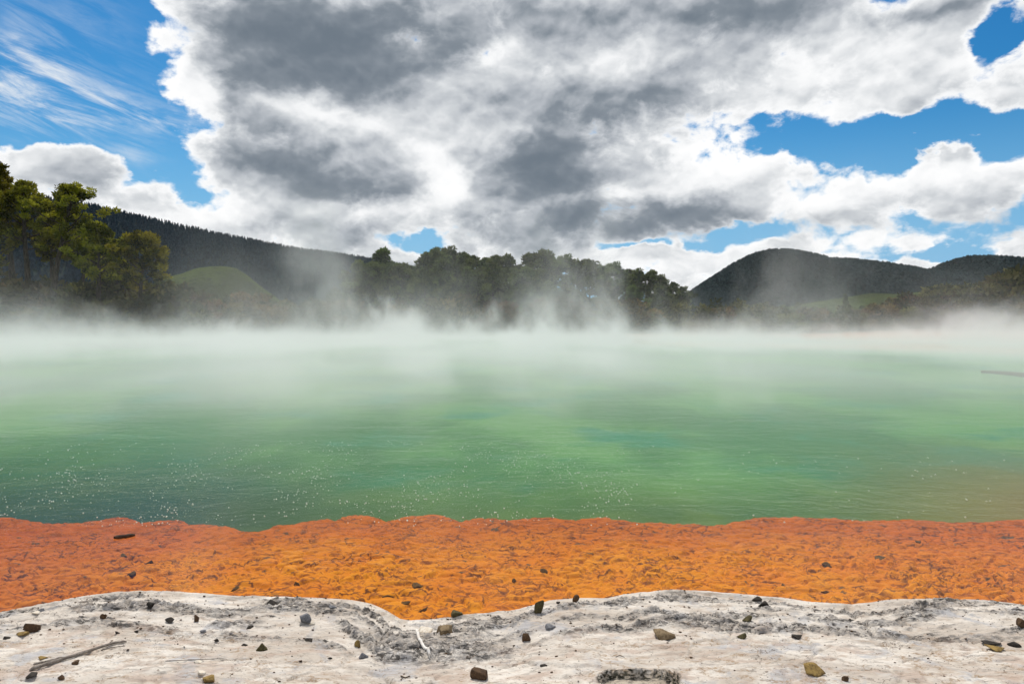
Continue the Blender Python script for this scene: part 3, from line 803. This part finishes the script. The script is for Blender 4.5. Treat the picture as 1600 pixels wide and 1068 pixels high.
def shrub(px, py_top, yd, label, group, width=1.0):
    x = (px - 800) / F * yd; zg = float(ground_z(x, yd)) - .1
    H = max(1.0, at_dist(px, py_top, yd)[2] - zg)
    return plant('shrub', label, 'shrub', (x, yd, zg), shr[int(rng.integers(0, 6))], group, H / 2.0 * width, rng.uniform(0, 6.28), ('stems', 'foliage'), H / 2.0)
# left bank
for i in range(34):
    px = -40 + i * 14.5 + rng.uniform(-8, 8); row = i % 3
    py = [452, 468, 484][row] + rng.uniform(-8, 10) + (10 if px > 300 else 0) - (14 if px < 200 and row == 0 else 0)
    shrub(px, py, [81, 77, 88][0 if row == 0 else 1 if row == 1 else 1] + (86 - 77) * sm(120, 420, px) + rng.uniform(-2, 2),
          'brownish scrub bush on the left bank below the pines, half veiled by steam', 'scrub bushes along the left bank', rng.uniform(1.0, 1.5))
# foot of the belt
for i in range(30):
    px = 470 + i * 21 + rng.uniform(-9, 9)
    shrub(px, 478 + rng.uniform(-14, 12), 89.5 + rng.uniform(-1.2, 1.5), 'low scrub bush at the far waterline below the tree belt', 'scrub bushes below the tree belt', rng.uniform(.9, 1.4))
# right bank: taller olive and rusty bushes climbing to the right
RSH = [(1590, 424), (1560, 436), (1530, 442), (1612, 432), (1500, 450), (1575, 455), (1545, 462), (1475, 456), (1450, 452), (1425, 460), (1400, 464), (1512, 470), (1485, 474), (1455, 472), (1430, 478),
       (1600, 470), (1400, 482), (1372, 474), (1350, 482), (1380, 490), (1330, 486), (1310, 480), (1355, 498), (1408, 500), (1440, 498), (1478, 496), (1520, 494), (1562, 490), (1598, 492),
       (1285, 486), (1260, 480), (1235, 488), (1210, 482), (1180, 478), (1155, 474), (1130, 480), (1108, 474), (1295, 502), (1250, 504), (1185, 498), (1640, 440), (1660, 460)]
rlab = {0: 'tallest reddish bush at the top right of the right bank', 1: 'dark rounded bush just left of the tallest bush on the right bank', 8: 'olive round-topped bush rising above the grass strip on the right bank'}
for i, (px, py) in enumerate(RSH):
    yd = (80 if py > 485 else 84 if py > 465 else 90) + rng.uniform(-1.5, 1.5) - 4 * sm(1350, 1600, px)
    shrub(px + rng.uniform(-4, 4), py, yd, rlab.get(i, 'olive brown bush in the thicket on the right bank under the hills'), None if i in rlab else 'bushes on the right bank', rng.uniform(.95, 1.3))
# dark hedge trees on the low hill behind the right bank
for i in range(26):
    px = 1215 + i * 10 + rng.uniform(-5, 5); yd = rng.uniform(430, 560)
    x = (px - 800) / F * yd; z0 = float(foot_z(np.array([x]), np.array([yd]))[0])
    plant('pine_tree', 'small dark tree on the pasture slope between the bushes and the right hills', 'tree', (x, yd, z0 - .5), protos[int(rng.integers(0, 6))],
          'dark trees on the far pasture slope', rng.uniform(.8, 1.5), rng.uniform(0, 6.28))

#@@STONES
# ================================================================== stones and sticks
bmi = bmesh.new(); bmesh.ops.create_icosphere(bmi, subdivisions=4, radius=1.0)
ICO_V = np.array([v.co[:] for v in bmi.verts]); ICO_F = np.array([[v.index for v in f.verts] for f in bmi.faces]); bmi.free()
def stone_mesh(seed, dims, planes=11, rough=.05, point=0.0):
    rng = np.random.default_rng(seed)
    d = ICO_V / np.linalg.norm(ICO_V, axis=1, keepdims=True)
    N = rng.normal(size=(planes, 3)); N /= np.linalg.norm(N, axis=1, keepdims=True)
    N[0] = (0, 0, -1); off = rng.uniform(.42, .78, planes); off[0] = .45
    dots = d @ N.T
    r = np.min(np.where(dots > .05, off / np.maximum(dots, .05), 9), axis=1)
    r = np.minimum(r, 1.3)
    r = r * (1 + rough * fbm(d[:, 0] * 3 + d[:, 2] * 2, d[:, 1] * 3 - d[:, 2] * 1.5, seed, 5) + .3 * rough * fbm(d[:, 0] * 14 + d[:, 2] * 9, d[:, 1] * 14, seed + 3, 3))
    V = d * r[:, None]
    if point: V[:, :2] *= (1 - point * np.clip((V[:, 2:3] + .3), 0, 1))
    lo, hi = V.min(0), V.max(0)
    V = (V - (lo + hi) / 2) / (hi - lo) * np.array(dims); V[:, 2] += dims[2] / 2
    return mesh_np('stone', V, [ICO_F])
def stone_mat(name, a, b, c):
    m, nt = material(name); P = nt.objco()
    n1 = nt.noise(P, 28, 5, .65, .4); n2 = nt.noise(P, 110, 4, .65)
    k = nt.mix(nt.smooth(n1, .40, .62), a, b); k = nt.mix(nt.math('MULTIPLY', nt.smooth(n2, .52, .68), .8), k, c)
    finish(nt, principled(nt, k, .88, .2, bump(nt, nt.math('ADD', n1, n2), .5, .004)))
    return m
SM = {'tan': stone_mat('tan_rock', (.24, .175, .10), (.14, .095, .05), (.06, .042, .028)),
      'brown': stone_mat('brown_rock', (.095, .055, .03), (.05, .03, .018), (.16, .10, .05)),
      'dark': stone_mat('dark_rock', (.028, .024, .02), (.055, .045, .036), (.014, .012, .011)),
      'olive': stone_mat('olive_rock', (.085, .07, .03), (.04, .034, .018), (.15, .12, .05)),
      'ochre': stone_mat('ochre_rock', (.30, .20, .065), (.15, .095, .035), (.06, .04, .02)),
      'grey': stone_mat('grey_rock', (.17, .17, .18), (.09, .09, .095), (.28, .27, .26)),
      'pale': stone_mat('pale_rock', (.72, .66, .56), (.58, .48, .36), (.42, .34, .25))}
# px, py of the foot, width and height in photo pixels, colour, label
STONES = [
    (44, 988, 18, 15, 'brown', 'brown angular stone near the left end of the white shore'),
    (8, 999, 9, 6, 'dark', 'small dark stone at the very left end of the shore'),
    (29, 995, 15, 6, 'ochre', 'flat yellowish flake of stone below the brown stone at the left end'),
    (62, 956, 9, 6, 'grey', 'grey stone on the rim at far left, beside a pale pebble'),
    (53, 960, 9, 5, 'pale', 'pale pebble touching the grey stone on the far left rim'),
    (160, 966, 9, 9, 'brown', 'small brown stone in the grey rough belt left of the dark wedge stone'),
    (232, 953, 11, 11, 'dark', 'dark wedge-shaped stone near the orange water on the left'),
    (262, 973, 12, 9, 'dark', 'blocky dark stone between the wedge stone and the split brown stone'),
    (304, 971, 10, 12, 'brown', 'brown stone with a pale cut face in the left rough belt'),
    (182, 990, 6, 5, 'dark', 'tiny dark stone on the smooth white sheet above the long grey stick'),
    (212, 986, 5, 4, 'dark', 'tiny dark pebble above the tip of the long grey stick'),
    (337, 1003, 7, 6, 'dark', 'small dark stone on the bluish sheet right of the long stick'),
    (388, 982, 13, 6, 'dark', 'low dark stone with a bent outline left of the olive pyramid stone'),
    (316, 988, 9, 6, 'grey', 'small blue-grey stone below the brown cut-face stone'),
    (381, 1009, 8, 5, 'dark', 'small dark stone below and left of the olive pyramid stone'),
    (63, 1031, 11, 5, 'ochre', 'flat ochre stone above the thick end of the long grey stick'),
    (94, 1062, 9, 7, 'brown', 'brown stone below the middle of the long grey stick'),
    (323, 1067, 21, 14, 'ochre', 'yellow ochre stone with a dark front at the bottom edge on the left'),
    (312, 1056, 12, 6, 'pale', 'white chip lying against the yellow ochre stone'),
    (307, 1036, 11, 5, 'pale', 'white flat chip by the thin twig on the left'),
    (423, 949, 16, 10, 'dark', 'knobbly dark stone close to the rim left of the orange bay'),
    (519, 951, 12, 6, 'grey', 'flat grey stone on the rim left of the orange bay'),
    (476, 976, 18, 16, 'grey', 'coarse dark grey stone with a white pebble at its foot'),
    (487, 976, 8, 6, 'pale', 'round white pebble at the foot of the coarse grey stone'),
    (407, 1017, 15, 14, 'olive', 'olive pyramid-shaped stone on the smooth sheet left of centre'),
    (480, 1004, 12, 6, 'dark', 'crooked dark fragment between the olive pyramid and the ochre-topped stone'),
    (558, 1010, 10, 13, 'ochre', 'small ochre-topped stone with a black foot above the grey cone'),
    (567, 1028, 14, 12, 'grey', 'grey cone-shaped stone right of the ochre-topped stone'),
    (515, 1029, 7, 4, 'dark', 'tiny dark chip left of the grey cone-shaped stone'),
    (693, 993, 24, 20, 'tan', 'large tan angular stone right of the white forked stick'),
    (664, 988, 22, 9, 'pale', 'flat pinkish slab at the upper end of the white forked stick'),
    (714, 964, 17, 13, 'olive', 'lumpy dark stone on the rim at the bottom of the orange bay'),
    (747, 1063, 25, 21, 'brown', 'big brown stone with a sharp upper edge at the bottom centre'),
    (841, 958, 13, 23, 'olive', 'upright mossy brown stone on the rim right of the orange bay'),
    (900, 941, 10, 14, 'brown', 'upright brown stone on the rim right of the mossy one'),
    (822, 1002, 13, 15, 'brown', 'brown block below the upright mossy stone'),
    (872, 943, 6, 4, 'dark', 'dark crumb between the two upright stones on the rim'),
    (850, 1040, 11, 6, 'dark', 'black flat chip left of the sunken pothole'),
    (860, 984, 15, 9, 'grey', 'blue-grey lump in the rough belt right of the brown block'),
    (1042, 1001, 30, 18, 'tan', 'wide flat-topped tan stone above the sunken pothole'),
    (1186, 940, 15, 11, 'dark', 'dark reddish stone leaning on another near the right notch of the rim'),
    (1194, 949, 16, 12, 'dark', 'dark stone lower of the touching pair near the right part of the rim'),
    (1171, 972, 15, 11, 'olive', 'dark stone with a pale stalk below the touching pair'),
    (1162, 998, 13, 11, 'olive', 'small olive stone at the edge of the smooth sheet below the stalked stone'),
    (1226, 943, 13, 8, 'pale', 'cream rounded pebble on the rim right of the touching dark pair'),
    (1248, 998, 17, 8, 'dark', 'low dark grey-green stone in the rough belt right of the stalked stone'),
    (1278, 1056, 26, 19, 'ochre', 'golden ragged stone at the lower right with a black shadow'),
    (1322, 1064, 8, 8, 'brown', 'little brown stone right of the golden ragged stone'),
    (1589, 1011, 13, 8, 'dark', 'dark stone beside the yellow flake near the right edge'),
    (1568, 1020, 24, 10, 'ochre', 'yellowish broken flake near the right edge of the shore'),
    (1556, 1009, 22, 8, 'dark', 'black crust fragment behind the yellow flake at the right edge'),
    (1598, 982, 9, 13, 'brown', 'brown stone cut off by the right edge of the photo'),
    (45, 1060, 14, 7, 'dark', 'dark crumbly lump under the thick end of the long grey stick'),
    (115, 1040, 10, 7, 'brown', 'brown crumb beside the long grey stick'),
]
for i, (px, py, pw, ph, k, lab) in enumerate(STONES):
    p = on_sinter(px, py)
    sc_ = np.linalg.norm(p - CAM) / F
    wd, hd = pw * sc_, ph * sc_ * 1.02
    dims = (wd, wd * random.uniform(.65, .95), max(hd - wd * .25, hd * .55))
    o = link('stone', stone_mesh(500 + i, dims, random.choice((9, 11, 13)), .035, .45 if 'pyramid' in lab or 'cone' in lab else 0), SM[k], loc=(p[0], p[1] + dims[1] * .45, 0))
    o.location.z = float(sinter_z(o.location.x, o.location.y)) - dims[2] * .07
    o.rotation_euler = (random.uniform(-.12, .12), random.uniform(-.12, .12), random.uniform(-.4, .4))
    tag(o, lab, 'stone', 'loose stones on the white shore')
# stones lying on the orange shelf under the shallow water
def bed_z_near(x, y):
    i = np.searchsorted(xs, x) - 1; j = np.searchsorted(ys, y) - 1
    return float(z[j, i])
SUB = [(652, 918, 24, 14, 'dark round stone under the orange shallows above the bay'), (608, 932, 26, 12, 'dark flat stone under the shallows at the left side of the bay'),
       (634, 947, 20, 12, 'dark stone close to the bottom of the orange bay'), (662, 957, 20, 10, 'dark stone on the last ledge of the orange bay'),
       (463, 914, 12, 8, 'small dark submerged stone above the left rim'), (368, 920, 17, 10, 'olive submerged stone touching the left rim'),
       (1376, 870, 22, 12, 'dark square patch of rock under the orange shallows on the right'), (1290, 926, 16, 9, 'dark submerged stone near the right rim'),
       (1292, 880, 20, 7, 'long dark submerged stone right of centre'), (850, 894, 16, 9, 'dark submerged stone above the upright stones'), (803, 910, 9, 12, 'small dark upright stone under the shallows at centre'),
       (234, 881, 14, 8, 'dark submerged stone in the left shallows'), (205, 899, 16, 7, 'flat dark submerged stone in the left shallows near the rim'), (194, 863, 14, 6, 'dark submerged stone below the floating stick'),
       (1225, 917, 12, 7, 'small dark submerged stone near the rim right of the pair'), (1435, 843, 11, 6, 'dark submerged stone far out on the right shelf')]
m_sub = stone_mat('algae_stone', (.12, .06, .014), (.06, .035, .012), (.20, .09, .012))
for i, (px, py, pw, ph, lab) in enumerate(SUB):
    p = on_plane(px, py, -.06); sc_ = np.linalg.norm(p - CAM) / F
    dims = (pw * sc_ * .72, pw * sc_ * .62, .036)
    zz = bed_z_near(p[0], p[1])
    o = link('stone', stone_mesh(700 + i, dims, 10, .07), m_sub, loc=(p[0], p[1], min(zz - .012, -.055)))
    tag(o, lab, 'stone', 'stones under the orange shallows')

m_stk = stone_mat('weathered_wood', (.30, .26, .22), (.18, .15, .125), (.07, .06, .05))
m_wht = stone_mat('bleached_wood', (.80, .77, .72), (.66, .60, .53), (.45, .40, .34))
m_drk = stone_mat('wet_wood', (.05, .035, .025), (.09, .06, .04), (.02, .015, .012))
def stick(name, label, pts, r0, r1, mat, lift=.004, branches=(), seed=0):
    rng = np.random.default_rng(seed)
    def line(pp, a, b):
        w_ = np.array([on_sinter(*q) for q in pp])
        t0 = np.linspace(0, 1, len(w_)); t1 = np.linspace(0, 1, 26)
        q = np.stack([np.interp(t1, t0, w_[:, k]) for k in range(3)], -1)
        for _ in range(3): q[1:-1] = (q[:-2] + 2 * q[1:-1] + q[2:]) / 4
        rr = a + (b - a) * t1; rr = rr * (1 + .18 * fbm(t1 * 9, t1 * 0 + seed, 3 + seed, 3)); rr[0] *= .5; rr[-1] *= .4
        q[:, 2] = np.maximum(q[:, 2], np.array([float(sinter_z(u[0], u[1])) for u in q])) + rr * .8 + lift
        return tube(q, rr, 9)
    acc = Acc(); acc.add(*line(pts, r0, r1))
    for bp, a, b in branches: acc.add(*line(bp, a, b))
    o = link(name, acc.mesh('stick'), mat); tag(o, label, 'stick')
    return o
stick('stick', 'long grey weathered stick lying across the lower left of the shore', [(46, 1049), (85, 1036), (130, 1022), (165, 1010), (198, 1003)], .0095, .006, m_stk, .004,
      [([(52, 1040), (80, 1033), (105, 1028)], .006, .0035), ([(160, 1016), (180, 1012), (196, 1010)], .0035, .002)], 1)
stick('stick', 'white bleached stick with a forked end left of the tan stone', [(651, 987), (654, 999), (662, 1013), (671, 1024)], .0085, .0075, m_wht, .006,
      [([(670, 1022), (671, 1030)], .004, .002), ([(671, 1022), (677, 1031)], .004, .002), ([(671, 1021), (682, 1025)], .0035, .0015)], 2)
stick('twig', 'thin straight dark twig on the smooth sheet right of the long stick', [(258, 1033), (300, 1031), (351, 1029)], .0022, .0016, m_stk, .002, (), 3)
stick('twig', 'short curved twig near the bottom edge left of the big brown stone', [(626, 1057), (633, 1060), (641, 1057)], .0035, .003, m_drk, .003, (), 4)
stick('twig', 'dark curled twig above the sunken pothole', [(962, 1027), (968, 1024), (976, 1027)], .002, .0015, m_drk, .002, (), 6)
# floating stick over the left shelf
p0, p1 = on_plane(178, 839, .01), on_plane(210, 835, .01)
acc = Acc(); acc.add(*tube(np.linspace(p0, p1, 8) + np.random.default_rng(3).normal(size=(8, 3)) * .004, np.full(8, .017) * [.6, 1, 1.1, .9, 1.05, 1, .95, .5], 8))
o = link('stick', acc.mesh('stick'), m_drk); tag(o, 'short dark stick floating above the left end of the orange shelf', 'stick')
# log at the right shore
p0, p1 = on_plane(1534, 578, .06), on_plane(1640, 586, .06)
t = np.linspace(0, 1, 14)[:, None]
m_log = stone_mat('sodden_wood', (.10, .06, .035), (.06, .04, .025), (.03, .02, .015))
q = p0 + (p1 - p0) * t + np.array([0, 0, 1]) * (.015 * np.sin(t * 5) - .06)
acc = Acc(); acc.add(*tube(q, .05 + .05 * t[:, 0], 10))
o = link('log', acc.mesh('log'), m_log); tag(o, 'long brown log lying low in the water at the right edge, veiled by steam', 'log')
# small crumbs strewn over the shore: nobody could count them
rng = np.random.default_rng(21)
Vs, Fs, off = [], [], 0
small = bmesh.new(); bmesh.ops.create_icosphere(small, subdivisions=2, radius=1.0)
SV = np.array([v.co[:] for v in small.verts]); SF = np.array([[v.index for v in f.verts] for f in small.faces]); small.free()
for k in range(2600):
    x = rng.uniform(-4.2, 4.2); ly = float(lip_y(np.array([x]))[0]); y = ly - .05 - abs(rng.normal()) * .75
    if y < 2.6: continue
    r = .0016 + .0048 * rng.uniform() ** 4
    V = SV * (1 + .25 * rng.normal(size=(len(SV), 1))) * r * np.array([1.2, .9, .7])
    Vs.append(V + np.array([x, y, float(sinter_z(x, y)) + r * .3])); Fs.append(SF + off); off += len(SV)
me = mesh_np('gravel', np.concatenate(Vs), [np.concatenate(Fs)])
tag(link('gravel', me, SM['brown']), 'fine dark grit scattered over the white shore', 'gravel', kind='stuff')

#@@BUBBLES
# ================================================================== bubbles on the water
m, nt = material('bubble_film')
finish(nt, principled(nt, (.80, .86, .74), .12, .6))
rng = np.random.default_rng(31)
Vs, Fs, off = [], [], 0
half = SV[:, 2] > -.3
n_b = 0
while n_b < 2200:
    px = rng.uniform(-20, 1640)
    dens = .9 if px < 1000 else .10
    py = 690 + abs(rng.normal()) * 60 if rng.uniform() < .5 else rng.normal(765, 32)
    cl = fbm(np.array([px * .006]), np.array([py * .02]), 77, 4)[0]
    if rng.uniform() > dens * (0.10 + 2.2 * max(0, cl + .12)) or py > 822 or py < 640: continue
    p = on_plane(px, py, 0)
    r = .0022 + .0065 * rng.uniform() ** 2.2 * (p[1] / 8) ** .6
    Vs.append(SV * r * np.array([1, 1, .9]) + [p[0], p[1], r * .35]); Fs.append(SF + off); off += len(SV); n_b += 1
me = mesh_np('bubbles', np.concatenate(Vs), [np.concatenate(Fs)])
tag(link('bubbles', me, m), 'tiny pale gas bubbles dotting the green water', 'bubbles', kind='stuff')

#@@STEAM
# ================================================================== steam over the lake
SX0, SX1, SY0, SY1, SZ1 = -88.0, 62.0, 5.6, 92.0, 17.0
bm = bmesh.new()
for v in [(SX0, SY0, .02), (SX1, SY0, .02), (SX1, SY1, .02), (SX0, SY1, .02), (SX0, SY0, SZ1), (SX1, SY0, SZ1), (SX1, SY1, SZ1), (SX0, SY1, SZ1)]: bm.verts.new(v)
bm.verts.ensure_lookup_table()
for f in [(3, 2, 1, 0), (4, 5, 6, 7), (0, 1, 5, 4), (1, 2, 6, 5), (2, 3, 7, 6), (3, 0, 4, 7)]: bm.faces.new([bm.verts[i] for i in f])
me = bpy.data.meshes.new('steam'); bm.to_mesh(me); bm.free()
m, nt = material('steam')
P = nt.pos(); sp = nt.n('ShaderNodeSeparateXYZ'); nt.link(P, sp.inputs[0]); x_, y_, z_ = sp.outputs
wrp = nt.scale(nt.vmath('SUBTRACT', nt.noise(P, .16, 1, .5, out=1), (.5, .5, .5)), (6, 6, 4))
Pw = nt.vmath('ADD', P, wrp)
w1 = nt.noise(nt.scale(Pw, (.25, .028, .105)), 1.0, 5, .66)
w2 = nt.noise(nt.scale(P, (.07, .05, .02)), 1.0, 1, .5)
w3 = nt.noise(nt.scale(Pw, (.42, .11, .06)), 1.0, 3, .55)
ramp_y = nt.smooth(y_, 5.5, 24.0)
ex = lambda k, c=1.0: nt.math('MULTIPLY', nt.math('POWER', 2.71828, nt.math('MULTIPLY', z_, -1.0 / k)), c)
low = nt.math('MULTIPLY', ex(.40, .18), nt.smooth(w2, .35, .65, .25, 1.5))
ero = nt.math('MULTIPLY_ADD', z_, -.046, w1)
w4 = nt.noise(nt.scale(P, (.055, .02, .03)), 1.0, 1, .5)
gate = nt.math('MULTIPLY', nt.smooth(y_, 22, 50), nt.smooth(w4, .38, .60, .45, 1.5))
wisp = nt.math('MULTIPLY', nt.math('MULTIPLY', nt.smooth(ero, .425, .555), ex(6.0, .125)), gate)
tall = nt.math('MULTIPLY', nt.math('MULTIPLY', nt.smooth(w1, .56, .74), ex(4.5, .010)), gate)
veil = nt.math('MULTIPLY', nt.math('MULTIPLY', nt.smooth(w3, .46, .68), ex(.95, .33)), nt.math('MULTIPLY', nt.smooth(y_, 6.0, 10.5), nt.smooth(y_, 38, 20)))
veil = nt.math('MULTIPLY', veil, nt.smooth(x_, 9, 1, .3, 1.0))
dens = nt.math('ADD', nt.math('ADD', low, veil), nt.math('ADD', wisp, tall))
def plume(px, yd, rad, hgt, amp):
    x0 = (px - 800) / F * yd
    q = nt.vmath('MULTIPLY', nt.vmath('SUBTRACT', Pw, (x0, yd, 0)), (1 / rad, 1 / (rad * 1.6), 0))
    g = nt.math('POWER', 2.71828, nt.math('MULTIPLY', nt.vmath('DOT_PRODUCT', q, q, out=1), -1.0))
    return nt.math('MULTIPLY', g, nt.math('MULTIPLY', ex(hgt, amp), nt.smooth(w1, .40, .62)))
for a in ((500, 66, 2.4, 8.0, .22), (925, 60, 4.0, 4.6, .21), (330, 9.5, 1.1, 1.4, .22), (700, 9.0, .9, 1.4, .20), (590, 15, 2.6, 1.5, .20), (440, 13, 1.6, 1.6, .16), (690, 64, 4.0, 3.2, .07), (1230, 58, 4.5, 4.4, .13), (1060, 62, 3.5, 3.0, .06), (40, 62, 5.0, 3.0, .06), (1450, 60, 5, 2.6, .04)):
    dens = nt.math('ADD', dens, plume(*a))
dens = nt.math('MULTIPLY', dens, ramp_y)
dens = nt.math('MULTIPLY', dens, nt.math('MULTIPLY', nt.smooth(z_, SZ1, SZ1 - 5), nt.math('MULTIPLY', nt.smooth(y_, SY1, SY1 - 6), nt.math('MULTIPLY', nt.smooth(x_, SX0, SX0 + 12), nt.smooth(x_, SX1, SX1 - 10)))))
pv = nt.n('ShaderNodeVolumePrincipled'); pv.inputs['Color'].default_value = (.97, .98, .98, 1); pv.inputs['Anisotropy'].default_value = .25
nt.link(dens, pv.inputs['Density'])
finish(nt, None, pv.outputs[0])
tag(link('steam', me, m), 'white steam lying over the lake and rising in wisps before the trees', 'steam', kind='stuff')
scene.cycles.volume_step_rate = 2.0
scene.cycles.volume_max_steps = 256
